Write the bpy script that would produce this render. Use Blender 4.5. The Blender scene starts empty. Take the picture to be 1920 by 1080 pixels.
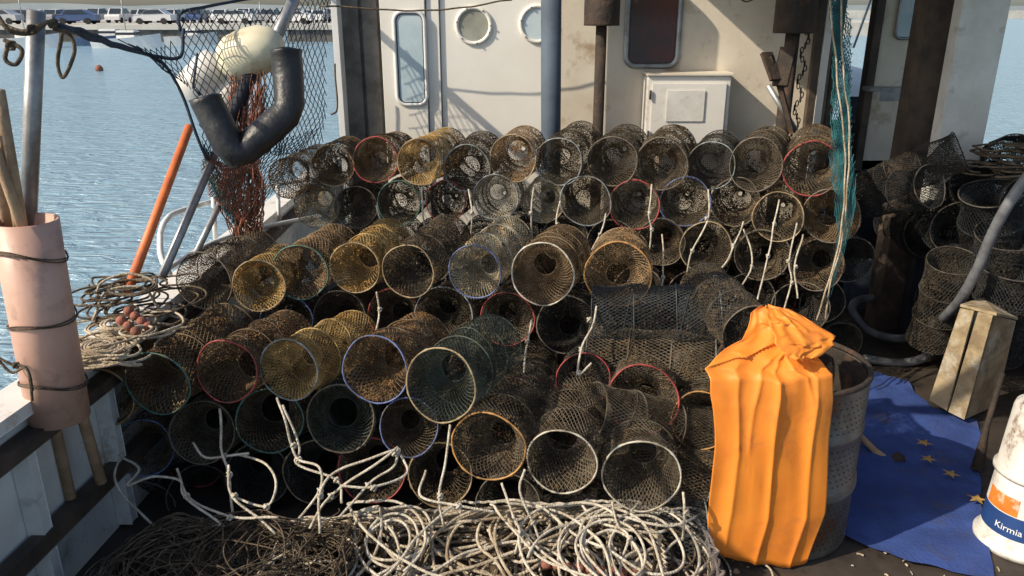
import bpy, bmesh, math, random
import numpy as np
from mathutils import Vector, Matrix, noise
random.seed(7); np.random.seed(7)
R=random.uniform
# ------------------------------------------------------------------ camera / survey
PITCH=math.radians(19.4); FP=1478.0; EYE=2.15
c_,s_=math.cos(PITCH),math.sin(PITCH)
def S(u,v,y):
    """survey point: sight-line read off the photograph + measured distance y along the deck -> world metres"""
    dx=(u-960)/FP; dy=(540-v)/FP
    t=y/(c_+dy*s_)
    return Vector((dx*t,y,EYE+(-s_+dy*c_)*t))
def SZ(u,v,z):
    dx=(u-960)/FP; dy=(540-v)/FP
    t=(z-EYE)/(-s_+dy*c_)
    return Vector((dx*t,(c_+dy*s_)*t,z))
def depth(u,v,y):
    return y/(c_+(540-v)/FP*s_)
scene=bpy.context.scene
col=scene.collection
cam=bpy.data.objects.new("camera",bpy.data.cameras.new("camera")); col.objects.link(cam)
cam.location=(0,0,EYE); cam.rotation_euler=(math.radians(90)-PITCH,0,0)
cam.data.sensor_width=36; cam.data.lens=FP/1920*36; cam.data.clip_end=6000; cam.data.clip_start=.05
scene.camera=cam
# ------------------------------------------------------------------ light
w=bpy.data.worlds.new("World"); scene.world=w; w.use_nodes=True
nt=w.node_tree; bg=nt.nodes["Background"]
sky=nt.nodes.new("ShaderNodeTexSky"); sky.sky_type='NISHITA'; sky.sun_disc=False
sd=Vector((-0.74,-0.34,0.60)).normalized()      # towards the sun
sky.sun_elevation=math.asin(sd.z); sky.sun_rotation=math.atan2(sd.x,sd.y)
sky.dust_density=2; sky.air_density=1.0
nt.links.new(sky.outputs[0],bg.inputs[0]); bg.inputs[1].default_value=0.15
sl=bpy.data.lights.new("sun",'SUN'); sl.energy=5.0; sl.angle=math.radians(.6); sl.color=(1,.88,.70)
so=bpy.data.objects.new("sun",sl); col.objects.link(so)
so.rotation_euler=(-sd).to_track_quat('-Z','Y').to_euler()
scene.view_settings.view_transform='Standard'; scene.view_settings.look='None'
# ------------------------------------------------------------------ materials
def mat(name,c1,c2=None,rough=.7,metal=0,scale=6,bump=.2,bscale=None,lo=.4,hi=.6,objcol=False,c3=None,s3=2.,spec=None,coords='Object'):
    m=bpy.data.materials.new(name); m.use_nodes=True
    n=m.node_tree.nodes; l=m.node_tree.links; b=n["Principled BSDF"]
    b.inputs["Roughness"].default_value=rough; b.inputs["Metallic"].default_value=metal
    if spec is not None: b.inputs["Specular IOR Level"].default_value=spec
    tc=n.new("ShaderNodeTexCoord")
    nz=n.new("ShaderNodeTexNoise"); nz.inputs["Scale"].default_value=scale; nz.inputs["Detail"].default_value=8; nz.inputs["Roughness"].default_value=.65
    l.new(tc.outputs[coords],nz.inputs["Vector"])
    if c2 is None: c2=tuple(x*.7 for x in c1)
    cr=n.new("ShaderNodeValToRGB"); cr.color_ramp.elements[0].position=lo; cr.color_ramp.elements[1].position=hi
    cr.color_ramp.elements[0].color=(*c1,1); cr.color_ramp.elements[1].color=(*c2,1)
    l.new(nz.outputs["Fac"],cr.inputs[0]); out=cr.outputs[0]
    if objcol:
        oi=n.new("ShaderNodeObjectInfo"); mx=n.new("ShaderNodeMixRGB"); mx.blend_type='MULTIPLY'; mx.inputs[0].default_value=1
        l.new(out,mx.inputs[1]); l.new(oi.outputs["Color"],mx.inputs[2]); out=mx.outputs[0]
    if c3 is not None:
        n3=n.new("ShaderNodeTexNoise"); n3.inputs["Scale"].default_value=s3; n3.inputs["Detail"].default_value=9; n3.inputs["Roughness"].default_value=.7
        l.new(tc.outputs[coords],n3.inputs["Vector"])
        r3=n.new("ShaderNodeValToRGB"); r3.color_ramp.elements[0].position=.54; r3.color_ramp.elements[1].position=.66
        l.new(n3.outputs["Fac"],r3.inputs[0])
        m3=n.new("ShaderNodeMixRGB"); l.new(r3.outputs[0],m3.inputs[0]); l.new(out,m3.inputs[1]); m3.inputs[2].default_value=(*c3,1); out=m3.outputs[0]
    l.new(out,b.inputs["Base Color"])
    if bump:
        nb=n.new("ShaderNodeTexNoise"); nb.inputs["Scale"].default_value=bscale or scale*4; nb.inputs["Detail"].default_value=5
        l.new(tc.outputs[coords],nb.inputs["Vector"])
        bp=n.new("ShaderNodeBump"); bp.inputs["Strength"].default_value=bump; bp.inputs["Distance"].default_value=.02
        l.new(nb.outputs["Fac"],bp.inputs["Height"]); l.new(bp.outputs[0],b.inputs["Normal"])
    return m
M={}
M['net']=mat("net_twine",(1,1,1),(.42,.38,.33),rough=.9,scale=9,bump=0,objcol=True)
M['growth']=mat("sea_growth",(1.0,.74,.46),(.34,.26,.17),rough=.95,scale=14,bump=0,objcol=True)
M['rim']=mat("rim_tape",(1,1,1),(.5,.46,.4),rough=.6,scale=12,bump=0,objcol=True,c3=(.13,.11,.08),s3=6)
M['rope']=mat("rope_fibre",(.60,.51,.38),(.30,.23,.15),rough=.95,scale=9,bump=.6,bscale=120)
M['ropeL']=mat("rope_light",(.66,.60,.49),(.42,.36,.27),rough=.95,scale=20,bump=.6,bscale=120)
M['ropeD']=mat("rope_dark",(.16,.115,.07),(.06,.045,.03),rough=.95,scale=20,bump=.6,bscale=120)
M['ropeO']=mat("rope_orange",(.38,.14,.08),(.18,.09,.06),rough=.95,scale=20,bump=.5)
M['ropeB']=mat("rope_navy",(.04,.06,.09),(.02,.03,.045),rough=.95,scale=20,bump=.5)
M['teal']=mat("teal_net",(.03,.17,.18),(.02,.09,.11),rough=.9,scale=9,bump=0)
M['white']=mat("white_paint",(.76,.74,.70),(.70,.67,.62),rough=.5,scale=2.2,bump=.05,c3=(.50,.42,.32),s3=6)
M['clean']=mat("clean_white_paint",(.74,.74,.72),(.67,.67,.65),rough=.5,scale=2.2,bump=.05)
M['inner']=mat("scuffed_white_paint",(.70,.70,.67),(.58,.57,.53),rough=.6,scale=3,bump=.1,c3=(.36,.31,.25),s3=4)
M['cream']=mat("cream_paint",(.82,.79,.72),(.77,.73,.65),rough=.5,scale=1.5,bump=.06)
M['tan']=mat("shaded_stained_cream",(.74,.67,.56),(.64,.56,.45),rough=.55,scale=2.,bump=.08,c3=(.42,.31,.2),s3=3.2)  # tan base paints in the shade of the right-hand wall; blotches are stains
M['greywood']=mat("grey_wood",(.22,.20,.17),(.12,.105,.09),rough=.8,scale=5,bump=.3)
M['brown']=mat("brown_wood",(.10,.07,.05),(.045,.033,.025),rough=.7,scale=5,bump=.3)
M['wood']=mat("pale_wood",(.48,.33,.20),(.30,.19,.11),rough=.7,scale=7,bump=.3)
M['rust']=mat("rusty_steel",(.055,.035,.025),(.025,.02,.016),rough=.85,scale=9,bump=.4,c3=(.13,.055,.025),s3=6)
M['bluegrey']=mat("bluegrey_paint",(.075,.105,.145),(.055,.075,.105),rough=.75,scale=4,bump=.12)
M['steel']=mat("galvanised",(.40,.41,.42),(.25,.25,.25),rough=.45,metal=.6,scale=8,bump=.1)
M['drum']=mat("drum_steel",(.17,.16,.145),(.10,.09,.08),rough=.5,metal=.4,scale=5,bump=.15,c3=(.14,.065,.035),s3=5)
M['black']=mat("black_rubber",(.016,.017,.020),(.028,.029,.032),rough=.45,scale=8,bump=.35,bscale=25)
M['dark']=mat("dark_void",(.02,.02,.02),(.012,.012,.012),rough=.9,bump=0)
M['navy']=mat("navy_tarp",(.02,.025,.04),(.012,.016,.025),rough=.7,scale=4,bump=.3)
M['deck']=mat("wet_deck",(.035,.028,.022),(.065,.05,.04),rough=.6,scale=3,bump=.3,c3=(.015,.013,.012),s3=5)
M['glass']=mat("window_glass",(.42,.53,.58),(.55,.64,.68),rough=.08,scale=3,bump=.05)  # pale blue base stands in for bright water reflected in the pane
M['dglass']=mat("dark_glass",(.035,.02,.02),(.09,.02,.015),rough=.08,scale=3,bump=0)
M['pvc']=mat("pink_pvc",(.62,.38,.29),(.56,.33,.25),rough=.45,scale=4,bump=.05,c3=(.40,.25,.19),s3=7)
M['orange']=mat("orange_oilskin",(.84,.27,.03),(.79,.235,.025),rough=.55,scale=3,bump=.18,bscale=7,c3=(.66,.20,.035),s3=5)
M['opole']=mat("orange_pole",(.80,.20,.05),(.60,.15,.05),rough=.5,scale=9,bump=.1)
M['buoy']=mat("cream_buoy",(.74,.70,.52),(.64,.57,.40),rough=.45,scale=5,bump=.1,c3=(.45,.38,.24),s3=7)
M['plastic']=mat("white_plastic",(.72,.70,.66),(.60,.58,.54),rough=.4,scale=5,bump=.1,c3=(.45,.41,.35),s3=8)
M['hose']=mat("grey_hose",(.17,.18,.19),(.10,.10,.11),rough=.5,scale=9,bump=.1)
M['mat']=mat("blue_mat",(.035,.075,.27),(.022,.05,.19),rough=.85,scale=4,bump=.3,bscale=60,c3=(.05,.06,.14),s3=5)
M['star']=mat("yellow_star",(.50,.30,.06),(.30,.18,.06),rough=.8,scale=20,bump=0)
M['label']=mat("label_navy",(.02,.06,.20),(.02,.05,.16),rough=.4,bump=0)
M['lorange']=mat("label_orange",(.75,.22,.03),(.6,.15,.02),rough=.4,bump=0,c3=(.7,.65,.55),s3=9)
M['lwhite']=mat("label_white",(.8,.8,.78),(.75,.75,.72),rough=.4,bump=0)
M['conc']=mat("quay_concrete",(.55,.53,.48),(.44,.42,.38),rough=.9,scale=.3,bump=.1)
M['quayd']=mat("quay_face",(.07,.065,.06),(.14,.13,.12),rough=.9,scale=.5,bump=.2)
M['red']=mat("red_float",(.34,.12,.08),(.18,.08,.05),rough=.8,scale=25,bump=.3)
M['tyre']=mat("tyre",(.02,.02,.02),None,rough=.8,bump=0)
M['carglass']=mat("car_glass",(.03,.04,.05),None,rough=.1,bump=0)
M['carp']=mat("car_paint",(1,1,1),(.95,.95,.95),rough=.3,bump=0,objcol=True)
M['haze']=mat("haze_land",(.30,.33,.34),(.36,.38,.38),rough=1,scale=.02,bump=0)
wm=bpy.data.materials.new("sea_water"); wm.use_nodes=True
n=wm.node_tree.nodes; l=wm.node_tree.links; b=n["Principled BSDF"]
b.inputs["Base Color"].default_value=(.27,.42,.52,1); b.inputs["Roughness"].default_value=.16
tc=n.new("ShaderNodeTexCoord"); mp=n.new("ShaderNodeMapping"); mp.inputs["Scale"].default_value=(.6,1.7,1); mp.inputs["Rotation"].default_value=(0,0,.2)
l.new(tc.outputs["Object"],mp.inputs[0])
n1=n.new("ShaderNodeTexNoise"); n1.inputs["Scale"].default_value=3.2; n1.inputs["Detail"].default_value=6; n1.inputs["Distortion"].default_value=.8
n2=n.new("ShaderNodeTexNoise"); n2.inputs["Scale"].default_value=.3; n2.inputs["Detail"].default_value=3
l.new(mp.outputs[0],n1.inputs[0]); l.new(mp.outputs[0],n2.inputs[0])
ad=n.new("ShaderNodeMath"); ad.operation='MULTIPLY_ADD'; l.new(n2.outputs["Fac"],ad.inputs[0]); ad.inputs[1].default_value=1.6; l.new(n1.outputs["Fac"],ad.inputs[2])
bp=n.new("ShaderNodeBump"); bp.inputs["Strength"].default_value=1; bp.inputs["Distance"].default_value=.2
l.new(ad.outputs[0],bp.inputs["Height"]); l.new(bp.outputs[0],b.inputs["Normal"])
M['water']=wm
# ------------------------------------------------------------------ mesh helpers
def link(ob,parent=None):
    col.objects.link(ob)
    if parent: ob.parent=parent
    return ob
def empty(name,loc=(0,0,0)):
    e=bpy.data.objects.new(name,None); e.location=loc; col.objects.link(e); e.empty_display_size=.1
    return e
def obj(name,verts,faces,m,parent=None,smooth=False):
    me=bpy.data.meshes.new(name); me.from_pydata([tuple(v) for v in verts],[],faces); me.update()
    if m: me.materials.append(m)
    if smooth:
        for p in me.polygons: p.use_smooth=True
    ob=bpy.data.objects.new(name,me)
    return link(ob,parent)
def box(name,x0,x1,y0,y1,z0,z1,m,parent=None,bev=.004):
    bm=bmesh.new(); bmesh.ops.create_cube(bm,size=1)
    for v in bm.verts: v.co=Vector(((x0+x1)/2+v.co.x*(x1-x0),(y0+y1)/2+v.co.y*(y1-y0),(z0+z1)/2+v.co.z*(z1-z0)))
    if bev: bmesh.ops.bevel(bm,geom=list(bm.edges),offset=bev,segments=2,affect='EDGES')
    me=bpy.data.meshes.new(name); bm.to_mesh(me); bm.free(); me.materials.append(m)
    return link(bpy.data.objects.new(name,me),parent)
def beam(name,a,b_,wd,ht,m,parent=None,up=Vector((0,0,1)),bev=.003):
    a=Vector(a);b_=Vector(b_);d=(b_-a);L=d.length;d.normalize()
    s=d.cross(up).normalized();u=s.cross(d)
    bm=bmesh.new(); bmesh.ops.create_cube(bm,size=1)
    for v in bm.verts: v.co=(a+b_)/2+d*v.co.x*L+s*v.co.y*wd+u*v.co.z*ht
    if bev: bmesh.ops.bevel(bm,geom=list(bm.edges),offset=bev,segments=1,affect='EDGES')
    me=bpy.data.meshes.new(name); bm.to_mesh(me); bm.free(); me.materials.append(m)
    return link(bpy.data.objects.new(name,me),parent)
def tube(pts,r,n=10,closed=False,caps=True,rs=None):
    pts=[Vector(p) for p in pts];V=[];Fc=[];N=len(pts);prev=None
    for i,p in enumerate(pts):
        if closed: d=pts[(i+1)%N]-pts[i-1]
        else: d=pts[min(i+1,N-1)]-pts[max(i-1,0)]
        if d.length<1e-9: d=Vector((0,0,1))
        d.normalize()
        if prev is None:
            a=d.cross(Vector((0,0,1)))
            if a.length<.1: a=d.cross(Vector((0,1,0)))
        else:
            a=prev-d*prev.dot(d)
        a.normalize(); prev=a; bb=d.cross(a); rr=rs[i] if rs else r
        for k in range(n):
            t=2*math.pi*k/n; V.append(p+(a*math.cos(t)+bb*math.sin(t))*rr)
    for i in range(N if closed else N-1):
        j=(i+1)%N
        for k in range(n): Fc.append((i*n+k,i*n+(k+1)%n,j*n+(k+1)%n,j*n+k))
    if caps and not closed:
        Fc.append(tuple(range(n))[::-1]); Fc.append(tuple((N-1)*n+k for k in range(n)))
    return V,Fc
def merge(parts):
    V=[];Fc=[]
    for v,f in parts:
        o=len(V);V+=list(v);Fc+=[tuple(i+o for i in q) for q in f]
    return V,Fc
def tubeobj(name,pts,r,m,parent=None,n=12,closed=False,rs=None,caps=True):
    v,f=tube(pts,r,n,closed,caps,rs); return obj(name,v,f,m,parent,True)
def catmull(P,k=8):
    P=[Vector(p) for p in P]; Q=[2*P[0]-P[1]]+P+[2*P[-1]-P[-2]]; o=[]
    for i in range(1,len(Q)-2):
        p0,p1,p2,p3=Q[i-1:i+3]
        for j in range(k):
            t=j/k; o.append(.5*((2*p1)+(p2-p0)*t+(2*p0-5*p1+4*p2-p3)*t*t+(3*p1-p0-3*p2+p3)*t**3))
    o.append(P[-1]); return o
def linear(P,k=5):
    P=[Vector(p) for p in P];o=[]
    for a,b_ in zip(P,P[1:]):
        for j in range(k): o.append(a.lerp(b_,j/k))
    o.append(P[-1]); return o
def segs_mesh(segs,r):
    A=np.array([s[0] for s in segs],float);B=np.array([s[1] for s in segs],float)
    d=B-A; d/= (np.linalg.norm(d,axis=1,keepdims=True)+1e-9)
    up=np.tile([.31,.47,.83],(len(A),1)); s=np.cross(d,up); s/=(np.linalg.norm(s,axis=1,keepdims=True)+1e-9); t=np.cross(d,s)
    ring=[]
    for k in range(3):
        a=2*math.pi*k/3; ring.append((s*math.cos(a)+t*math.sin(a))*r)
    V=np.stack([A+ring[0],A+ring[1],A+ring[2],B+ring[0],B+ring[1],B+ring[2]],1).reshape(-1,3)
    base=(np.arange(len(A))*6)[:,None]
    Fc=np.concatenate([base+np.array(q) for q in ([0,1,4,3],[1,2,5,4],[2,0,3,5])],0)
    return V,Fc
def net_segs(f,na,nb,wrap):
    segs=[]
    for j in range(nb):
        for i in range(na):
            a=i+(.5 if j%2 else 0)
            p=f(a/na,j/nb)
            for s in (-.5,.5):
                a2=a+s
                if not wrap and (a2<0 or a2>na): continue
                segs.append((p,f(a2/na,(j+1)/nb)))
    return segs
# ------------------------------------------------------------------ fish trap meshes
R0=.14; L0=.58
def make_trap(idx,growth,na=50,nb=36,tw=.0014):
    rnd=random.Random(idx)
    ph=rnd.uniform(0,9)
    def body(a,bq):
        th=2*math.pi*a; z=bq*L0
        sag=1-.07*abs(math.sin(math.pi*bq*3))-.07*noise.noise(Vector((math.cos(th)*1.6+ph,math.sin(th)*1.6,z*5)))
        r=R0*sag
        sh=.006*math.sin(bq*7+ph)
        return (r*math.cos(th)+sh,z,r*math.sin(th)+sh*.6)
    th_r=rnd.uniform(.52,.64)
    def funnel(a,bq):
        th=2*math.pi*a; r=R0*(1-th_r*bq**.8); y=.01+.17*bq+.016*noise.noise(Vector((math.cos(th)+ph,math.sin(th),bq*3)))
        return (r*math.cos(th)+.016*bq*math.sin(ph),y,r*math.sin(th)-.022*bq)
    def back(a,bq):
        th=2*math.pi*a; r=R0*(1-.9*bq); y=L0-.1*bq
        return (r*math.cos(th),y,r*math.sin(th))
    segs=net_segs(body,na,nb,True)+net_segs(funnel,na-8,13,True)+net_segs(back,34,13,True)
    V,Fc=segs_mesh(segs,tw)
    nN=len(Fc); V=V.tolist(); Fc=Fc.tolist()
    G=0
    tot=int(growth*12000)
    for k in range(tot):
        q=rnd.random(); a=rnd.random(); t=rnd.random()
        f=body if q<.68 else (funnel if q<.82 else back)
        p=Vector(f(a,t))
        d=noise.noise(p*11+Vector((ph*3,0,0)))+.5*noise.noise(p*34)
        if d<rnd.uniform(-.35,.5): continue
        s=rnd.uniform(.002,.0068)
        o=len(V)
        x=Vector((rnd.gauss(0,1),rnd.gauss(0,1),rnd.gauss(0,1))).normalized(); y=x.orthogonal().normalized()
        V+= [tuple(p+x*s),tuple(p+y*s*rnd.uniform(.5,1)),tuple(p-x*s*rnd.uniform(.5,1.2)),tuple(p-y*s)]
        Fc.append([o,o+1,o+2,o+3]); G+=1
    parts=[]
    for yy in (L0*.34,L0*.67,L0):
        parts.append(tube([(R0*math.cos(2*math.pi*i/32),yy,R0*math.sin(2*math.pi*i/32)) for i in range(32)],.0032,5,True))
    parts.append(tube([Vector(funnel(i/24,1)) for i in range(24)],.0028,5,True))
    wd=[]
    for i in range(60):
        a=i/60*1.6+ph; b2=.15+.7*i/60
        q=Vector(body(a%1,b2)); q=Vector((q.x*1.03,q.y,q.z*1.03)); wd.append(q)
    parts.append(tube(wd,.0014,4))
    hv,hf=merge(parts); o=len(V); V+=[tuple(v) for v in hv]; Fc+=[[i+o for i in q] for q in hf]
    me=bpy.data.meshes.new("trap_net"); me.from_pydata(V,[],Fc); me.update()
    me.materials.append(M['net']); me.materials.append(M['growth'])
    mi=[0]*nN+[1]*G+[0]*len(hf); me.polygons.foreach_set("material_index",mi)
    return me
TR=[make_trap(1,.45),make_trap(2,1.0),make_trap(3,1.7),make_trap(4,1.2,46,32,.0016),make_trap(5,.65,56,40,.0013),make_trap(6,2.2,46,32,.0016)]
def make_rim(seed):
    rnd=random.Random(seed); pts=[];rs=[]
    for i in range(64):
        t=2*math.pi*i/64; pts.append((R0*(1+.025*math.sin(2*t+seed)+.008*math.sin(5*t))*math.cos(t),.005*math.sin(2*t+seed*2),R0*(1+.022*math.cos(3*t+seed))*math.sin(t)))
        rs.append(.0030+(.0016 if i%5==0 else 0)+rnd.uniform(0,.0008))
    v,f=tube(pts,1,7,True,rs=rs)
    me=bpy.data.meshes.new("trap_rim"); me.from_pydata([tuple(q) for q in v],[],f); me.materials.append(M['rim'])
    for p in me.polygons: p.use_smooth=True
    return me
RIM=[make_rim(i) for i in range(5)]
RC={'t':(.38,.29,.17),'r':(.40,.065,.06),'b':(.13,.17,.36),'p':(.60,.56,.46),'g':(.07,.17,.14),'s':(.24,.27,.28),'d':(.15,.125,.095),'o':(.52,.28,.09)}
NC={'y':(.50,.36,.15),'d':(.145,.12,.085),'g':(.095,.115,.09),'b':(.26,.185,.105),'p':(.46,.43,.33),'k':(.072,.068,.06),'u':(.075,.085,.09),'q':(.035,.04,.045)}  # the yellow tint puts the glow of sunlit traps into the net colour
def trap(front,axis,r,rim='t',net='d',var=1):
    y=Vector(axis).normalized(); x=y.cross(Vector((0,0,1))).normalized(); z=x.cross(y)
    mw=Matrix((x,y,z)).transposed().to_4x4()
    rot=Matrix.Rotation(R(0,6.28),4,'Y')
    ob=bpy.data.objects.new("fish_trap",TR[var]); col.objects.link(ob)
    k=r/R0
    ob.matrix_world=Matrix.Translation(front)@mw@rot@Matrix.Diagonal((k*R(.98,1.02),1.,k*R(.95,1.02),1))
    f=R(.8,1.2); c=NC[net]; ob.color=(c[0]*f,c[1]*f,c[2]*f,1)
    rr=bpy.data.objects.new("rim",random.choice(RIM)); col.objects.link(rr); rr.parent=ob
    rr.color=(*RC[rim],1)
    return ob
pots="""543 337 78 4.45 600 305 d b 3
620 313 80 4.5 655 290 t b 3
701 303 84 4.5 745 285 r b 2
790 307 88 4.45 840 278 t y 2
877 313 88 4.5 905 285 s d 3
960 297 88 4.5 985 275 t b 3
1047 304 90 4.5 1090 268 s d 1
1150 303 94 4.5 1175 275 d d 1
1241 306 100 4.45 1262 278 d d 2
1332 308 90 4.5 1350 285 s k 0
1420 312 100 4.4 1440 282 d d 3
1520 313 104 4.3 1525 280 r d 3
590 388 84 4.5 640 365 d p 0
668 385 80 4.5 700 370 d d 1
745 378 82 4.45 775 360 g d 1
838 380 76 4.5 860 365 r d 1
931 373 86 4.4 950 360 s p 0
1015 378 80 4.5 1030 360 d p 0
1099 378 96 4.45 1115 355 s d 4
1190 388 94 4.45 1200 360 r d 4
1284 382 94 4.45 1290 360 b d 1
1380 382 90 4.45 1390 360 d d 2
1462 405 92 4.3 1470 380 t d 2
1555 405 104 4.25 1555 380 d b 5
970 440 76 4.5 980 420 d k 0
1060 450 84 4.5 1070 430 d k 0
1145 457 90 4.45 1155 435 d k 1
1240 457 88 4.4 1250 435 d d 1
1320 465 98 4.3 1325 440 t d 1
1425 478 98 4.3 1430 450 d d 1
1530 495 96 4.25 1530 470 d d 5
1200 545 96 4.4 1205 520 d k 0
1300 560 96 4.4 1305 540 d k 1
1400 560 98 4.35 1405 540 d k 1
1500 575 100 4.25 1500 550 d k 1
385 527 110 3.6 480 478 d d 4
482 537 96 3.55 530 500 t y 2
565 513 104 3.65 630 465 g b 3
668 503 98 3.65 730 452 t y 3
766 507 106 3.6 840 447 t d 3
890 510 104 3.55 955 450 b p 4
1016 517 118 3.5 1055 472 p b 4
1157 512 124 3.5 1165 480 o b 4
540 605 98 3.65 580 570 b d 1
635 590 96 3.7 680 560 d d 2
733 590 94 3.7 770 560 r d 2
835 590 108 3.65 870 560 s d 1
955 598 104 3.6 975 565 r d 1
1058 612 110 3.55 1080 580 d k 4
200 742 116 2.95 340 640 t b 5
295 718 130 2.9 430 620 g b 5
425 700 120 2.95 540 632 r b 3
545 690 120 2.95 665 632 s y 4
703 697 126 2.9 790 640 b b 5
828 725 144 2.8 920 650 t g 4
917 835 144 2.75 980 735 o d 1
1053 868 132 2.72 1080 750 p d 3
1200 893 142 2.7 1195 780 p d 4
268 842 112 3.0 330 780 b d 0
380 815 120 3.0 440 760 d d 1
508 790 124 3.0 560 740 g d 3
635 785 128 2.95 680 730 d g 3
768 805 112 2.95 800 750 b d 1
1095 715 104 3.2 1110 670 r k 1
1208 745 132 3.05 1205 700 r d 4
1315 790 110 3.0 1310 740 o d 3
480 890 118 3.05 520 840 d k 1
590 885 120 3.05 630 830 t k 1
700 885 124 3.0 730 830 r d 1
825 890 124 2.98 850 830 t d 2
950 950 118 2.95 970 890 d k 1
270 960 118 3.05 320 900 d k 0
375 930 116 3.1 410 880 d k 0
700 985 110 3.0 720 930 d k 1
820 990 110 3.0 830 930 d k 1"""
for ln in pots.split('\n'):
    q=ln.split(); u,v,d,y,ub,vb=map(float,q[:6])
    u+=R(-4,4); v+=R(-4,4)
    A=S(u,v,y); r=d/2*depth(u,v,y)/FP
    dx=(ub-960)/FP; dy=(540-vb)/FP; e=Vector((dx,c_+dy*s_,-s_+dy*c_)); E=Vector((0,0,EYE)); A0=A-E
    a=e.dot(e); b2=-2*e.dot(A0); cc=A0.dot(A0)-L0*L0; D=max(b2*b2-4*a*cc,0); k=(-b2+math.sqrt(D))/(2*a)
    ax=(E+e*k-A).normalized()
    trap(A,ax,r,q[6],q[7],int(q[8]))
for (y,zs,x0,x1) in ((3.8,(.15,.43),-1.45,.9),(3.25,(.15,.42),-1.5,.1),(4.65,(.15,.43,.70),-1.1,2.1),(3.25,(.15,),.2,.9)):
    for zi,z in enumerate(zs):
        x=x0+(.14 if zi%2 else 0)
        while x<x1:
            trap(Vector((x,y+R(-.03,.03),z)),(R(0,.15),1,R(-.03,.03)),R(.135,.148),random.choice('dtdr'),random.choice('kkd'),random.choice((2,1,3)))
            x+=.29
for a,b_,r,nn in (((1115,595,3.5),(1350,592,3.4),.155,'u'),((1125,660,3.42),(1340,680,3.3),.13,'d'),((1040,985,2.95),(1215,965,2.9),.13,'k'),((1160,1005,2.8),(1325,1000,2.75),.15,'u'),((1240,880,2.95),(1330,905,2.9),.13,'d'),((1250,800,3.05),(1325,815,3.1),.13,'d')):
    A=S(*a);B=S(*b_); trap(B,(A-B),r,'s',nn,1 if nn=='d' else 4)
# ------------------------------------------------------------------ ropes on the stack
def knot(p,r):
    pts=[]
    for i in range(26):
        t=2*math.pi*i/26*2
        pts.append(Vector(p)+Vector(((1.6+math.cos(1.5*t))*math.cos(t),(1.6+math.cos(1.5*t))*math.sin(t)*.8,math.sin(1.5*t)*2.2+R(-.3,.3)))*r*.75)
    return tube(pts,r*.9,6,True)
def rope(name,groups,r,m,knots=(),amp=.010):
    parts=[]
    for gi,g in enumerate(groups):
        pp=catmull(g,9)
        pp=[p+Vector((noise.noise(p*6+Vector((gi,0,0))),noise.noise(p*6+Vector((0,gi,5))),noise.noise(p*6+Vector((3,0,gi)))))*amp for p in pp]
        parts.append(tube(pp,r,6))
    for k in knots: parts.append(knot(k,r))
    v,f=merge(parts); return obj(name,v,f,m,None,True)
rtxt="790 350 4.3;793 380 4.28;797 425 4.3|877 355 4.3;885 400 4.25;884 450 4.3|708 385 4.3;712 420 4.25;706 440 4.3|1000 350 4.3;995 400 4.25;1000 450 4.3|1050 380 4.25;1045 420 4.2;1052 455 4.2|1135 400 4.25;1125 440 4.2;1110 470 4.2|1222 345 4.3;1218 400 4.2;1222 430 4.2;1212 490 4.2|1330 355 4.2;1325 410 4.15;1298 470 4.1;1286 520 4.1|1392 415 4.2;1375 460 4.1;1340 520 4.0;1310 560 3.95|1460 375 4.2;1452 420 4.1;1440 480 4.0;1415 590 3.8|1495 420 4.15;1478 490 4.05;1485 530 4.0;1465 590 3.9|1505 440 4.15;1492 500 4.05;1495 560 3.95|1240 440 4.2;1243 520 4.1;1235 550 4.05|1395 430 4.2;1410 500 4.1;1370 570 4.0;1360 600 3.9|708 545 3.5;712 580 3.5;706 620 3.4|995 600 3.45;988 640 3.4;982 700 3.2|1115 575 3.4;1112 610 3.3;1090 650 3.2;1085 700 3.1;1110 680 3.1|520 745 2.85;535 790 2.78;545 830 2.78;560 860 2.75;598 875 2.7;600 920 2.65;560 970 2.6|412 765 2.85;415 840 2.8;430 890 2.75;437 970 2.65|225 850 2.85;260 880 2.75;240 910 2.7;290 895 2.7;340 900 2.7;350 930 2.65;420 990 2.6|440 850 2.85;500 870 2.75;520 910 2.68;500 950 2.65;430 930 2.7|845 795 2.75;838 870 2.7;825 930 2.65;830 990 2.6|940 905 2.7;962 970 2.6;975 1000 2.55;965 1040 2.5|985 880 2.65;975 920 2.62;1000 980 2.6;1010 1010 2.58|745 840 2.75;720 860 2.7;620 930 2.65;580 990 2.55|745 850 2.75;735 880 2.7;690 910 2.65;640 970 2.55|740 845 2.75;640 880 2.7;600 930 2.6;600 1000 2.5|1150 940 2.65;1160 985 2.6;1180 1010 2.55;1165 1060 2.5|1284 925 2.6;1286 960 2.58;1280 1010 2.58|360 830 2.85;380 855 2.8;420 855 2.8;470 850 2.8|530 760 2.85;560 840 2.78;555 870 2.75;630 900 2.7;640 940 2.6|750 850 2.75;760 890 2.68;700 915 2.6;640 910 2.6|230 850 2.85;215 900 2.75;260 960 2.7;320 1000 2.65;420 985 2.6|330 880 2.75;355 930 2.7;430 970 2.6;520 970 2.55|430 870 2.75;440 930 2.65;520 1000 2.55|800 880 2.7;790 930 2.6;860 950 2.55;930 960 2.55"
G=[[S(*map(float,q.split())) for q in g.split(';')] for g in rtxt.split('|')]
thin=G[:16]; thick=G[16:]
rope("trap_rope",thin,.0048,M['ropeL'],[g[1] for g in thin]+[g[-2] for g in thin[6:13]],.014)
rope("trap_rope",thick,.0053,M['ropeL'],[g[-2] for g in thick]+[S(745,845,2.74),S(740,850,2.74),S(550,835,2.78),S(560,862,2.75),S(1090,655,3.2),S(1105,600,3.28)],.012)
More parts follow.
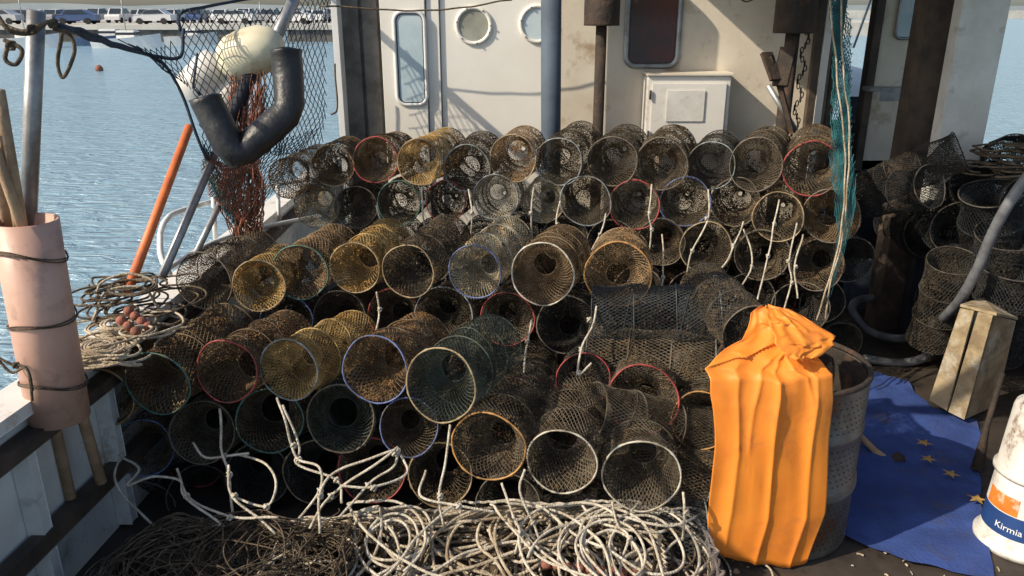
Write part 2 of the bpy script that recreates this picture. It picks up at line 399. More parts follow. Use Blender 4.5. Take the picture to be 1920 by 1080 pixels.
# ------------------------------------------------------------------ rope pile
def mound(x,y):
    return .02+.13*max(0,1-((x+.1)/1.2)**2)*max(0,min(1,(y-2.05)/.65))+.03*noise.noise(Vector((x*3,y*3,2)))
def pile(name,nstr,cx,cy,sx,sy,r,m,rad=(.08,.26),lay=.09,steps=150,zf=mound,wob=.03):
    parts=[]
    for k in range(nstr):
        x=R(cx-sx,cx+sx);y=R(cy-sy,cy+sy);th=R(0,6.28);cur=random.choice((-1,1));pts=[];zz=R(0,lay)
        rr=R(*rad); tgt=rr
        for i in range(steps):
            rr+=(tgt-rr)*.25
            th+=.022/rr*cur*(1+.6*noise.noise(Vector((k*3.1,i*.06,0))))
            x+=math.cos(th)*.022;y+=math.sin(th)*.022
            if i%24==0:
                tgt=R(*rad)
                if R(0,1)<.3: tgt*=4
                if R(0,1)<.12: cur=-cur
            if abs(x-cx)>sx: x+=(cx-x)*.04
            if abs(y-cy)>sy: y+=(cy-y)*.08
            pts.append(Vector((x,y,zf(x,y)+zz+wob*noise.noise(Vector((x*5,y*5,k))))))
        for p in pts: p.z=max(p.z,r)
        parts.append(tube(pts,r,6))
    v,f=merge(parts); return obj(name,v,f,m,None,True)
pile("rope_pile",15,-.25,2.55,.85,.22,.0066,M['rope'],rad=(.08,.34),steps=230,lay=.10)
pile("rope_pile",15,-.15,2.52,.95,.22,.0058,M['ropeL'],rad=(.10,.36),steps=210,lay=.13)
pile("rope_pile",14,-.1,2.5,.9,.2,.0052,M['ropeD'],lay=.05)
pile("rope_pile",3,.75,2.62,.22,.12,.0045,M['ropeL'],rad=(.06,.2),steps=70,lay=.02,zf=lambda x,y:.01)
pile("net_heap",110,-1.05,2.42,.42,.2,.0026,M['ropeD'],rad=(.1,.5),lay=.14,steps=120,wob=.05,zf=lambda x,y:.05+.10*max(0,1-((x+1.0)/.6)**2)+.07*noise.noise(Vector((x*4,y*4,0))))
nx,ny=60,24;V=[];Fc=[]
for j in range(ny+1):
    for i in range(nx+1):
        x=-1.5+2.35*i/nx;y=2.1+.75*j/ny; V.append((x,y,max(.004,mound(x,y)-.03+.03*noise.noise(Vector((x*9,y*9,0)))+.02*noise.noise(Vector((x*25,y*25,0))))))
for j in range(ny):
    for i in range(nx): a=j*(nx+1)+i;Fc.append((a,a+1,a+nx+2,a+nx+1))
obj("old_net_heap",V,Fc,M['ropeD'],None,True)
pile("rope_coil",9,-1.66,3.0,.09,.20,.0055,M['rope'],rad=(.04,.12),lay=.10,steps=110,zf=lambda x,y:.83,wob=.02)
pile("rope_coil",9,-1.66,3.3,.09,.18,.005,M['ropeD'],rad=(.05,.12),lay=.16,steps=90,zf=lambda x,y:.85,wob=.02)
rope("rope_coil",[[S(180,560,3.2),S(190,530,3.25),S(240,512,3.3),S(290,530,3.3),S(285,560,3.3)],[S(170,600,3.1),S(200,545,3.2),S(270,540,3.25),S(300,580,3.25),S(350,600,3.3)]],.006,M['rope'])
def floats(name,a,b_,nf,r,m):
    A=Vector(a);B=Vector(b_);parts=[]
    d=(B-A)/nf
    for i in range(nf):
        p=A+d*i+Vector((0,0,R(-.004,.004))); q=p+d*.9; parts.append(tube([p,p+(q-p)*.2,p+(q-p)*.5,p+(q-p)*.8,q],1,10,rs=[r*.5,r*.9,r,r*.9,r*.5]))
    v,f=merge(parts); return obj(name,v,f,m,None,True)
floats("float_line",S(235,577,3.1),S(285,618,3.05),4,.021,M['red'])
floats("float_line",S(222,598,3.0),S(262,628,2.95),3,.021,M['red'])
floats("float_line",S(1015,1058,2.45),S(1200,1076,2.45),9,.018,M['red'])
# ------------------------------------------------------------------ sea, quay, cars
obj("sea_water",[(-3000,-500,-1),(3000,-500,-1),(3000,5000,-1),(-3000,5000,-1)],[(0,1,2,3)],M['water'])
q=empty("quay")
box("quay_wall",-140,30,88,110,-1.6,.20,M['quayd'],q,0)
box("quay_cap",-140,30,87.7,110,.204,.72,M['conc'],q,.03)
box("quay_ground",-600,60,110.1,600,-1.5,.6,M['conc'],q,0)
box("breakwater",40,900,330,345,-2,2.2,M['conc'],None,0)
V=[];Fc=[];N=60
for i in range(N+1):
    x=-1500+3000*i/N; V+=[(x,1200,-2),(x,1200,2+10*abs(noise.noise(Vector((i*.21,0,0))))+6)]
for i in range(N): Fc.append((2*i,2*i+2,2*i+3,2*i+1))
obj("distant_land",V,Fc,M['haze'])
def car(x,y,z,c,ang=0,h=1.0):
    e=empty("parked_car",(x,y,z)); e.rotation_euler=(0,0,ang)
    prof=[(-2.1,.35),(-2.12,.75),(-1.95,.95),(-1.1,1.02),(-.55,1.42*h),(.9,1.46*h),(1.6,1.1),(2.05,1.0),(2.1,.4)]
    V=[];n=len(prof)
    for s,ins in ((-.82,0),(-.86,1),(.86,1),(.82,0)):
        for (px,pz) in prof:
            k=.86 if pz>1.2 else 1
            V.append((px*(1 if ins else .97),s*k,pz))
    Fc=[]
    for g in range(3):
        for i in range(n): j=(i+1)%n;Fc.append((g*n+i,g*n+j,(g+1)*n+j,(g+1)*n+i))
    Fc.append(tuple(range(n)));Fc.append(tuple(range(3*n,4*n))[::-1])
    o=obj("body",V,Fc,M['carp'],e); o.color=(*c,1)
    gp=[(-.98,1.06),(-.52,1.36*h),(.85,1.4*h),(1.42,1.12)]
    for s in (-1,1):
        V=[(px,s*(.87 if pz<1.2 else .765),pz) for px,pz in gp]
        obj("side_window",V,[(0,1,2,3)],M['carglass'],e)
    obj("windscreen",[(-1.13,-.7,1.06),(-1.13,.7,1.06),(-.62,.62,1.41*h),(-.62,-.62,1.41*h)],[(0,1,2,3)],M['carglass'],e)
    for wx in (-1.3,1.3):
        for s in (-.8,.8):
            v,f=tube([(wx,s-.1,.33),(wx,s+.1,.33)],.33,14); obj("wheel",v,f,M['tyre'],e)
cols=[(.75,.75,.75),(.08,.08,.09),(.75,.75,.75),(.45,.47,.49),(.7,.7,.7),(.75,.75,.75),(.06,.10,.22),(.7,.7,.7),(.3,.3,.31),(.6,.61,.63)]
x=-62;i=0
while x<-14:
    car(x,91+R(-.3,.3),.72,cols[i%10],R(-.1,.1)+(math.pi if R(0,1)<.5 else 0),R(.97,1.12)); x+=R(5.5,9);i+=3
x=-75
while x<-14:
    car(x,102+R(-.6,.6),.72,random.choice(cols),math.pi/2+R(-.1,.1),R(1,1.2)); x+=R(2.6,3.6)
x=-100
while x<-10:
    car(x,125,.6,random.choice(cols),math.pi/2+R(-.1,.1),R(1,1.25)); x+=R(2.8,3.6)
def mboat(x,y,L,c,mast):
    e=empty("moored_boat",(x,y,-1)); V=[];Fc=[]
    for i in range(9):
        t=i/8; wd=.16*L*math.sin(math.pi*min(1,(.22+t*.78)))**.6 if t<1 else .02; zt=.75+.5*t**2
        V+=[(t*L-L/2,-wd,zt),(t*L-L/2,-wd*.6,-.1),(t*L-L/2,wd*.6,-.1),(t*L-L/2,wd,zt)]
    for i in range(8):
        for k in range(4): Fc.append((4*i+k,4*i+(k+1)%4,4*i+4+(k+1)%4,4*i+4+k))
    Fc.append((0,1,2,3)); o=obj("hull",V,Fc,M['carp'],e); o.color=(*c,1)
    box("cuddy",-L*.12,L*.16,-.55,.55,.7,1.5,M['clean'],e,.08)
    box("cuddy_window",-L*.125,L*.165,-.56,.56,1.1,1.35,M['carglass'],e,.02)
    if mast: tubeobj("mast",[(0,0,1.4),(0,0,mast)],.05,M['steel'],e,6)
mboat(-43.5,74,6,(.75,.75,.75),5); mboat(-38,78,6,(.06,.10,.2),0); mboat(-34,73,6,(.75,.75,.75),5); mboat(-31,80,5,(.6,.6,.6),0); mboat(-25,83,5,(.7,.7,.7),4)
b1=S(180,95,45)
v,f=tube([(b1.x,45,-1.1),(b1.x,45,-.95),(b1.x,45,-.8),(b1.x,45,-.68)],1,10,rs=[.12,.22,.2,.07]); obj("mooring_buoy",v,f,M['red'],None,True)
# ------------------------------------------------------------------ deck & bulwark
obj("boat_deck",[(-1.95,0,0),(4.2,0,0),(4.2,12,0),(-1.7,12,0)],[(0,1,2,3)],M['deck'])
bw=empty("bulwark")
P0,P1,P2=Vector((-1.92,.6,0)),Vector((-1.68,3.4,0)),Vector((-1.66,8,0))
for a,b_ in ((P0,P1),(P1,P2)):
    up=Vector((0,0,1)); off=Vector((-.03,0,0))
    beam("plating",a+off+up*-.35,b_+off+up*-.35,.03,2.26,M['inner'],bw,bev=0)
    beam("gunwale",a+off*1.5+up*.81,b_+off*1.5+up*.81,.16,.05,M['white'],bw)
    beam("rubbing_rail",a+up*.70+Vector((.03,0,0)),b_+up*.70+Vector((.03,0,0)),.07,.05,M['brown'],bw)
    beam("stringer",a+up*.30+Vector((.03,0,0)),b_+up*.30+Vector((.03,0,0)),.05,.07,M['brown'],bw)
for k in range(6):
    t=.35+k*.5; p=P0+(P1-P0)*(t/2.8)
    beam("rib",p+Vector((.018,0,.02)),p+Vector((.018,0,.66)),.05,.06,M['inner'],bw,up=Vector((1,0,0)))
beam("hull_side",Vector((-2.0,.6,-.9)),Vector((-1.76,8,-.9)),.03,1.2,M['clean'],bw,bev=0)
rl=empty("guard_rail")
for g in ("300 440 3.95;312 412 4.0;350 392 4.3;500 350 5.3;590 335 5.6","312 505 3.7;400 455 4.3;500 425 4.8;600 405 5.4","318 515 3.7;302 480 3.8;300 440 3.95"):
    tubeobj("rail",catmull([S(*map(float,q.split())) for q in g.split(';')],6),.015,M['clean'],rl)
for u,v1,v2,y in ((400,370,470,4.5),(520,345,430,5.3)): tubeobj("post",[S(u,v1,y),S(u+5,v2,y)],.014,M['clean'],rl)
st=empty("canopy_frame")
tubeobj("stanchion",[S(52,440,2.72),S(68,20,2.72)],.028,M['steel'],st)
a=Vector((-1.72,1.2,2.17)); b_=Vector((-1.28,5.5,2.33))
tubeobj("edge_pole",[a,b_],.026,M['brown'],st)
box("cross_beam",-1.9,3.2,2.45,2.53,2.60,2.68,M['brown'],st)
ph=empty("pole_holder")
A=S(112,782,2.62);B=S(47,412,2.62);d=(B-A)
rp=.104
v,f=tube([A,A+d*.5,B],rp,28,caps=False); o=obj("pvc_pipe",v,f,M['pvc'],ph,True); md=o.modifiers.new("s",'SOLIDIFY'); md.thickness=.008
for t in (.20,.52,.84):
    cc=A+d*t
    dn=d.normalized(); s1=dn.orthogonal().normalized(); s2=dn.cross(s1); ring=[]
    tl=R(-.02,.02)
    for k in range(24): ring.append(cc+(s1*math.cos(k*math.pi/12)+s2*math.sin(k*math.pi/12))*(rp+.006)+dn*(.012*math.sin(k*.52)+tl*math.cos(k*math.pi/12)))
    tubeobj("lashing",ring,.0028,M['ropeD'],ph,6,True); tubeobj("lashing",[p+dn*(.008+.003*math.sin(i)) for i,p in enumerate(ring)],.0025,M['ropeD'],ph,6,True)
for (u1,v1,u2,v2,y,rr) in ((98,780,135,945,2.66,.021),(150,765,190,905,2.7,.021)):
    tubeobj("handle_end",[S(u1-20,v1-100,y-.03),S(u1,v1,y),S(u2,v2,y)],rr,M['wood'],ph)
for (u1,v1,u2,v2,y,rr) in ((48,480,-5,170,2.6,.022),(25,480,-40,120,2.66,.018),(60,480,-20,250,2.58,.016)):
    tubeobj("wooden_pole",[S(u1,v1,y),S(u2,v2,y-.1)],rr,M['wood'],ph)
for k in range(2):
    rope("lashing_rope",[[S(-10,665,2.5),S(20,680+k*15,2.5),S(50,690,2.5),S(60,730+20*k,2.5)]],.005,M['ropeD'],[S(30,685,2.5)])
rope("canopy_rope",[[S(-10,40,2.6),S(40,60,2.6),S(80,45,2.6),S(105,35,2.62)],[S(100,50,2.62),S(125,60,2.7),S(138,95,2.7),S(120,145,2.7),S(108,120,2.7),S(112,60,2.65)],[S(5,75,2.5),S(40,95,2.5),S(30,120,2.5),S(10,110,2.5),S(15,80,2.5)],[S(-5,30,2.5),S(20,60,2.5),S(60,65,2.55),S(90,40,2.6)]],.0065,M['ropeD'],[S(100,45,2.62),S(20,85,2.5),S(60,55,2.55)])
rope("net_headrope",[[S(105,45,2.65),S(190,72,3.3),S(270,100,3.8),S(335,108,4.1),S(345,55,4.2)],[S(110,48,2.66),S(200,82,3.3),S(290,108,3.9),S(330,150,4.1),S(365,240,4.1),S(390,300,4.1)],[S(335,60,4.2),S(350,20,4.3),S(500,-5,4.9),S(622,-10,5.4)]],.009,M['ropeB'])
# ------------------------------------------------------------------ hanging net
def netpatch(name,cs,na,nb,r,m,sag=.05,fr=6,parent=None):
    C=[S(*q) for q in cs]
    def f(a,b2):
        p=(C[0]*(1-a)+C[1]*a)*(1-b2)+(C[3]*(1-a)+C[2]*a)*b2
        k=Vector((noise.noise(p*2.1),noise.noise(p*2.1+Vector((7,0,0))),noise.noise(p*2.1+Vector((0,9,0)))))
        k2=Vector((noise.noise(p*fr),noise.noise(p*fr+Vector((7,0,0))),noise.noise(p*fr+Vector((0,9,0)))))
        p=p+k*sag+k2*sag*.35; p.z-=sag*1.0*math.sin(math.pi*a)*(1-b2)
        return tuple(p)
    V,Fc=segs_mesh(net_segs(f,na,nb,False),r)
    return obj(name,V.tolist(),Fc.tolist(),m,parent)
netpatch("hanging_net",[(335,20,4.2),(622,-15,5.4),(605,290,5.3),(385,300,4.1)],26,26,.0030,M['ropeB'],.04)
netpatch("hanging_net",[(390,250,4.1),(605,235,5.3),(490,400,4.6),(405,400,4.2)],18,12,.0030,M['ropeB'],.05)
netpatch("hanging_net",[(230,85,3.5),(335,70,4.2),(360,170,4.2),(300,115,3.95)],9,6,.0026,M['ropeB'],.04)
netpatch("bundled_net",[(385,285,4.1),(490,290,4.25),(485,460,4.2),(375,380,4.05)],20,18,.0026,M['ropeO'],.08,8)
netpatch("bundled_net",[(380,270,4.15),(440,290,4.2),(445,470,4.2),(390,370,4.05)],14,16,.003,M['teal'],.07,8)
parts=[]
for k in range(90):
    u0=R(425,500); g=[S(u0,R(130,210),4.45+R(-.05,.05)),S(u0*.6+455*.4+R(-12,12),270,4.3+R(-.06,.06)),S(458+R(-54,40),360,4.22+R(-.05,.05)),S(462+R(-26,26),R(420,475),4.2+R(-.05,.05))]
    pp=catmull(g,6); pp=[p+Vector((noise.noise(p*14+Vector((k,0,0))),0,noise.noise(p*14+Vector((0,k,0)))))*.03 for p in pp]
    parts.append(tube(pp,.0028,4))
v,f=merge(parts); obj("bundled_twine",v,f,M['ropeO'],None,True)
netpatch("teal_hanging_net",[(1553,-10,4.3),(1592,-10,4.35),(1600,400,4.2),(1575,420,4.2)],10,60,.0020,M['teal'],.035,14)
netpatch("teal_hanging_net",[(1562,-10,4.32),(1592,-10,4.36),(1606,330,4.2),(1562,560,4.15)],8,50,.0020,M['teal'],.05,14)
rope("net_line",[[S(1578,-10,4.28),S(1582,150,4.25),S(1592,230,4.2),S(1584,420,4.15),S(1560,520,4.1),S(1548,600,4.0)],[S(1556,-10,4.28),S(1566,100,4.25),S(1575,200,4.2),S(1584,330,4.2),S(1570,470,4.1),S(1530,600,4.0)]],.005,M['rope'])
# ------------------------------------------------------------------ left gear
tubeobj("orange_pole",[S(238,550,3.3),S(355,238,4.15)],.022,M['opole'])
tubeobj("boat_hook",[S(303,520,3.5),S(405,285,4.2)],.021,M['steel'])
tubeobj("boat_hook",[S(365,480,3.9),S(430,345,4.4)],.017,M['steel'])
tubeobj("boat_hook",[S(425,240,4.3),S(478,125,4.5)],.038,M['navy'])
tubeobj("boat_hook",[S(505,95,4.6),S(560,-20,4.9)],.032,M['steel'])
pp=[S(385,182,3.9),S(388,192,3.9),S(410,235,3.88),S(428,272,3.86),S(440,288,3.87),S(458,282,3.89),S(500,247,3.95),S(535,215,4.0),S(543,196,4.02),S(540,140,4.06),S(537,104,4.1),S(536,92,4.1)]
v,f=tube(pp,1,22,caps=False,rs=[.079,.076,.077,.077,.076,.076,.077,.077,.074,.076,.076,.079]); tb=obj("foam_pipe_fender",v,f,M['black'],None,True)
md=tb.modifiers.new("s",'SOLIDIFY'); md.thickness=.018
tubeobj("fender_cord",[S(370,100,4.0),S(362,165,3.92),S(375,178,3.9)],.006,M['ropeB'])
def lathe(name,A,B,prof,m,n=22):
    A=Vector(A);B=Vector(B); return tubeobj(name,[A+(B-A)*t for t,_ in prof],1,m,None,n,rs=[r for _,r in prof])
lathe("oval_buoy",S(415,122,4.55),S(528,76,4.5),[(0,.02),(.03,.06),(.10,.10),(.25,.13),(.5,.137),(.75,.122),(.9,.09),(.97,.055),(1,.02)],M['buoy'])
lathe("white_fender",S(415,112,4.7),S(350,185,4.55),[(0,.05),(.08,.10),(.25,.115),(.8,.115),(.93,.09),(1,.03)],M['plastic'])
lathe("white_fender",S(445,150,4.7),S(400,235,4.5),[(0,.04),(.08,.07),(.25,.085),(.8,.085),(.93,.06),(1,.03)],M['plastic'])
# ------------------------------------------------------------------ wheelhouse
wh=empty("wheelhouse"); WY=5.6
def X(u,v=130,y=WY): return S(u,v,y).x
def Z(v,y=WY): return S(960,v,y).z
def wallbox(name,u0,u1,m,y0=WY,y1=WY+.12,z0=0,z1=2.62): return box(name,X(u0,130,y0),X(u1,130,y0),y0,y1,z0,z1,m,wh,.003)
wallbox("door_post",628,640,M['clean'],WY-.12,WY+.1)
wallbox("door_recess",641,716,M['greywood'],WY+.03)
for k in range(2): wallbox("recess_plank",646+k*38,678+k*34,M['greywood'],WY+.005,WY+.03)
wallbox("sliding_door",717,800,M['cream'],WY-.03,WY+.1)
wallbox("door_jamb",803,826,M['cream'],WY-.01,WY+.1)
wallbox("aft_panel",828,1020,M['cream'],WY+.01,WY+.12)
wallbox("aft_panel_shaded_stained",1022,1540,M['tan'],WY+.005,WY+.12)
def rr(cx,cz,w_,h_,r,y,n=6):
    o=[]
    for sx,sz,a0 in ((1,1,0),(-1,1,90),(-1,-1,180),(1,-1,270)):
        for k in range(n+1):
            a=math.radians(a0+90*k/n); o.append(Vector((cx+sx*(w_/2-r)+r*math.cos(a),y,cz+sz*(h_/2-r)+r*math.sin(a))))
    return o
def window(u0,v0,u1,v1,y,r,glass,frame=.018,fm=None):
    x0,x1=X(u0,(v0+v1)/2,y),X(u1,(v0+v1)/2,y); z1,z0=Z(v0,y),Z(v1,y)
    pts=rr((x0+x1)/2,(z0+z1)/2,x1-x0,z1-z0,r,y)
    tubeobj("window_frame",pts,frame,fm or M['clean'],wh,8,True)
    tubeobj("window_seal",rr((x0+x1)/2,(z0+z1)/2,x1-x0-frame*1.6,z1-z0-frame*1.6,r*.8,y-.004),.006,M['black'],wh,6,True)
    obj("window_glass",[p+Vector((0,-.002,0)) for p in pts],[tuple(range(len(pts)))[::-1]],glass,wh)
window(742,22,798,196,WY-.034,.06,M['glass'],.014)
window(1176,-40,1274,124,WY-.002,.07,M['dglass'],.02,M['steel'])
def port(u,v,y,rad,glass):
    c0=S(u,v,y); pts=[c0+Vector((rad*math.cos(k*math.pi/16),0,rad*math.sin(k*math.pi/16))) for k in range(32)]
    tubeobj("porthole_ring",pts,.014,M['cream'],wh,8,True); obj("porthole_glass",pts,[tuple(range(32))[::-1]],glass,wh)
    for k in range(0,32,5):
        p=pts[k]; tubeobj("bolt",[p+Vector((0,-.02,0)),p],.006,M['steel'],wh,6)
port(888,48,WY+.004,.115,mat("porthole_glass",(.36,.36,.30),None,rough=.15,bump=0)); port(1008,45,WY+.004,.115,M['glass'])
tubeobj("support_pillar",[Vector((X(1040,130,5.35),5.35,0)),Vector((X(1030,130,5.35),5.35,2.62))],.066,M['bluegrey'],wh,20)
ex=empty("exhaust_stack")
xe=X(1125,130,5.35)
tubeobj("pipe",[(xe,5.35,0),(xe,5.35,Z(40,5.35))],.036,M['rust'],ex,16)
tubeobj("silencer",[(xe,5.35,Z(48,5.35)),(xe,5.35,Z(44,5.35)),(xe,5.35,2.62)],.115,M['rust'],ex,24)
ex2=empty("exhaust_stack")
xe=X(1479,130,5.3)
tubeobj("pipe",[(xe,5.3,0),(xe,5.3,Z(50,5.3))],.045,M['rust'],ex2,16)
tubeobj("silencer",[(xe,5.3,Z(62,5.3)),(xe,5.3,Z(58,5.3)),(xe,5.3,2.62)],.125,M['rust'],ex2,24)
lk=empty("wall_locker")
x0,x1=X(1212,200,5.42),X(1368,200,5.42); z0,z1=Z(275,5.42),Z(143,5.42)
box("cabinet",x0,x1,5.43,5.6,z0,z1,M['white'],lk,.006)
box("door",x0+.03,x1-.03,5.415,5.428,z0+.02,z1-.045,M['white'],lk,.004)
box("lid",x0-.01,x1+.01,5.41,5.6,z1+.002,z1+.022,M['tan'],lk,.004)
box("plate",X(1250,200,5.4),X(1321,200,5.4),5.406,5.413,Z(228,5.4),Z(170,5.4),M['plastic'],lk,.001)
for zz in (z0+.08,z1-.12): tubeobj("hinge",[(x0+.02,5.405,zz-.03),(x0+.02,5.405,zz+.03)],.008,M['rust'],lk,8)
an=empty("rusty_anchor")
tubeobj("shank",[S(1440,160,5.1),S(1492,245,5.05)],.018,M['steel'],an,8)
beam("arm",S(1443,105,5.1),S(1468,165,5.05),.05,.03,M['rust'],an)
beam("arm",S(1462,160,5.05),S(1485,250,5.0),.05,.03,M['rust'],an)
beam("fluke",S(1478,90,5.1),S(1462,160,5.0),.09,.02,M['rust'],an)
beam("fluke",S(1437,100,5.1),S(1455,150,5.0),.08,.02,M['rust'],an)
parts=[]
for k in range(34):
    p=S(1512,60,5.3)+Vector((.02*math.sin(k),0,-.028*k)); a=k%2*math.pi/2
    parts.append(tube([p+Vector((.01*math.cos(t)*math.cos(a),.01*math.cos(t)*math.sin(a),.02*math.sin(t))) for t in [i*math.pi/4 for i in range(8)]],.004,5,True))
v,f=merge(parts); obj("chain",v,f,M['rust'],None,True)
beam("corner_post",Vector((X(1530,100,5.5),5.5,0)),Vector((X(1530,100,5.5),5.5,2.62)),.05,.05,M['brown'],wh,up=Vector((0,1,0)))
beam("corner_post_white",Vector((X(1545,100,5.5),5.5,0)),Vector((X(1545,100,5.5),5.5,2.62)),.05,.06,M['white'],wh,up=Vector((0,1,0)))
rope("wall_cable",[[S(600,10,5.3),S(760,20,5.3),S(860,15,5.3),S(960,0,5.3)],[S(1385,-5,5.4),S(1400,3,5.4),S(1420,-5,5.4)],[S(628,120,5.4),S(632,200,5.4),S(620,215,5.4)]],.006,M['ropeD'])
box("wheelhouse_roof",X(628)-.1,2.5,5.5,8.5,2.64,2.72,M['clean'],wh,.01)
box("wheelhouse_side",2.24,2.30,5.74,7.6,0,2.6,M['brown'],wh,.01)
# ------------------------------------------------------------------ starboard side
sb=empty("side_shelter")
def sbox(name,u0,u1,v0,v1,y,m,th=.05,ztop=None,zbot=None):
    z1=ztop if ztop is not None else Z(v0,y); z0=zbot if zbot is not None else Z(v1,y)
    vm=(v0+v1)/2; return box(name,X(u0,vm,y),X(u1,vm,y),y,y+th,z0,z1,m,sb,.004)
sbox("partition",1645,1740,0,200,6.0,M['tan'],.06,2.62,1.0)
sbox("partition_edge",1632,1648,0,200,5.95,M['brown'],.1,2.62,1.0)
x0,x1=X(1685,30,5.98),X(1728,30,5.98)
pts=rr((x0+x1)/2,Z(20,5.98),x1-x0,.38,.04,5.985); tubeobj("window_frame",pts,.012,M['steel'],sb,8,True); obj("window_glass",pts,[tuple(range(len(pts)))[::-1]],M['glass'],sb)
sbox("bracket_shelf",1632,1715,165,172,5.7,M['steel'],.14)
sbox("bracket_lip",1650,1716,172,190,5.7,M['steel'],.01)
sbox("brown_post",1716,1778,0,340,5.2,M['brown'],.2,2.62,0)
sbox("white_post",1780,1868,0,290,5.0,M['inner'],.1,2.62,.75)
sbox("lower_panel",1780,1960,0,290,5.06,M['navy'],.1,.74,0)
sbox("dark_bulkhead",1560,1720,182,500,6.6,M['navy'],.05,None,0)
sbox("inner_box",1600,1700,300,470,6.0,M['navy'],.4,None,0)
sbox("white_sill",1590,1730,488,530,5.6,M['bluegrey'],.05,None,0)
sbox("blue_bag",1560,1620,230,330,6.2,M['navy'],.2)
beam("side_bulwark",Vector((3.55,2,.45)),Vector((3.35,5,.45)),.05,.95,M['brown'],sb)
beam("side_bulwark",Vector((3.35,5,.45)),Vector((3.3,8,.45)),.05,.95,M['brown'],sb)
box("shade_roof",.65,4.2,3.0,5.48,2.74,2.80,M['clean'],sb,.01)  # both slabs are out of view, added to shade the starboard side
box("shade_roof",2.52,4.2,5.49,8.5,2.64,2.72,M['clean'],sb,.01)
obj("fore_deck",[(2.3,7.0,1.42),(4.0,7.0,1.42),(3.4,11,1.75),(2.3,11,1.75)],[(0,1,2,3)],M['clean'])
for k in range(2): tubeobj("fore_rail",[S(1600+k*30,90,8.5),S(1640+k*10,-20,8.5)],.012,M['steel'])
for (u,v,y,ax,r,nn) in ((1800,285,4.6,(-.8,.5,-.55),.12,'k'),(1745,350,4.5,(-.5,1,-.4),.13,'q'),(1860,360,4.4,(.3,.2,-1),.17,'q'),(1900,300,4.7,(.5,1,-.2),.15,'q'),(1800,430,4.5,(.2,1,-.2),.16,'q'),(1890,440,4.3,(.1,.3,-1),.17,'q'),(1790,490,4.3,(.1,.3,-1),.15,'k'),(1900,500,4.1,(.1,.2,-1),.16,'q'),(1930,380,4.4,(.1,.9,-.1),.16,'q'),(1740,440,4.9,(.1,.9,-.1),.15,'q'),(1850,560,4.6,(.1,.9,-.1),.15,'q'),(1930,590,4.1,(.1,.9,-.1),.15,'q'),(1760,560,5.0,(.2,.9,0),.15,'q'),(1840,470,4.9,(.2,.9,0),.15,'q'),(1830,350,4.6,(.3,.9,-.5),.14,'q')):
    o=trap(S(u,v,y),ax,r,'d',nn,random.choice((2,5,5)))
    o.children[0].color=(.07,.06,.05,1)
pile("rope_tangle",14,S(1905,280,4.6).x,4.6,.10,.1,.006,M['ropeD'],rad=(.05,.1),lay=.2,steps=60,zf=lambda x,y:1.22,wob=.02)
tubeobj("water_hose",catmull([S(1935,320,3.9),S(1895,375,3.9),S(1860,440,3.95),S(1830,510,4.),S(1790,575,4.15),S(1740,615,4.5),S(1690,635,4.8),S(1630,620,5.0),S(1598,580,5.15),S(1620,560,5.3),S(1690,562,5.3),S(1745,590,5.0),S(1758,640,4.75),S(1730,672,4.6),S(1680,680,4.6),S(1620,672,4.6)],8),.027,M['hose'],None,14)
cr=empty("wooden_crate")
def plank(a,b_,c,d_,th,name="board",m=None):
    A,B,C,D_=[Vector(q) for q in (a,b_,c,d_)]; nrm=(B-A).cross(D_-A).normalized()*th
    V=[A,B,C,D_,A+nrm,B+nrm,C+nrm,D_+nrm]; obj(name,V,[(0,1,2,3),(7,6,5,4),(0,4,5,1),(1,5,6,2),(2,6,7,3),(3,7,4,0)],m or M['wood'],cr)
pw=mat("crate_wood",(.40,.31,.18),(.22,.16,.09),rough=.8,scale=6,bump=.4,c3=(.5,.46,.38),s3=4)
plank(S(1800,578,3.95),S(1826,583,3.88),S(1775,770,3.9),S(1742,750,3.97),.012,m=pw)
plank(S(1834,585,3.86),S(1862,590,3.8),S(1808,787,3.82),S(1778,772,3.88),.012,m=pw)
plank(S(1866,592,3.82),S(1905,602,3.95),S(1868,760,4.05),S(1812,785,3.84),.012,m=pw)
plank(S(1800,575,3.95),S(1868,592,3.78),S(1908,600,3.98),S(1842,562,4.15),.014,m=pw)
plank(S(1822,583,3.90),S(1842,586,3.86),S(1800,765,3.93),S(1768,765,3.95),.006,m=M['dark'])  # black strip set in the gap between boards, painting its shade
ax_=empty("hammer")
tubeobj("handle",[S(1605,810,3.55),S(1640,845,3.5),S(1672,868,3.45)],.017,M['wood'],ax_)
beam("head",S(1655,880,3.42),S(1690,858,3.46),.045,.045,M['rust'],ax_)
poly=[(1597,702),(1642,698),(1700,720),(1745,765),(1832,790),(1840,860),(1838,950),(1865,1090),(1700,1060),(1575,1005),(1580,850)]
pts=[SZ(u,v,.006) for u,v in poly]
bm=bmesh.new(); fv=[bm.verts.new(p) for p in pts]; fa=bm.faces.new(fv); bmesh.ops.triangulate(bm,faces=[fa]); bmesh.ops.subdivide_edges(bm,edges=list(bm.edges),cuts=14,use_grid_fill=True)
for v in bm.verts: v.co.z=.012+.040*max(0,noise.noise(v.co*3.5))+.008*noise.noise(v.co*15); v.co.x+=.016*noise.noise(v.co*7); v.co.y+=.014*noise.noise(v.co*6+Vector((5,0,0)))
me=bpy.data.meshes.new("blue_mat"); bm.to_mesh(me); bm.free(); me.materials.append(M['mat'])
for p in me.polygons: p.use_smooth=True
link(bpy.data.objects.new("blue_mat",me))
sp=[]
for (u,v) in ((1733,830),(1740,860),(1783,888),(1832,935)):
    p=SZ(u,v,.046); rot=R(0,1); V=[p]
    for k in range(10): rr_=(.044 if k%2==0 else .017)*R(.85,1.1); a=rot+k*math.pi/5; V.append(p+Vector((math.cos(a),math.sin(a),0))*rr_)
    sp.append((V,[(0,k+1,(k+1)%10+1) for k in range(10)]))
v,f=merge(sp); obj("mat_stars",v,f,M['star'])
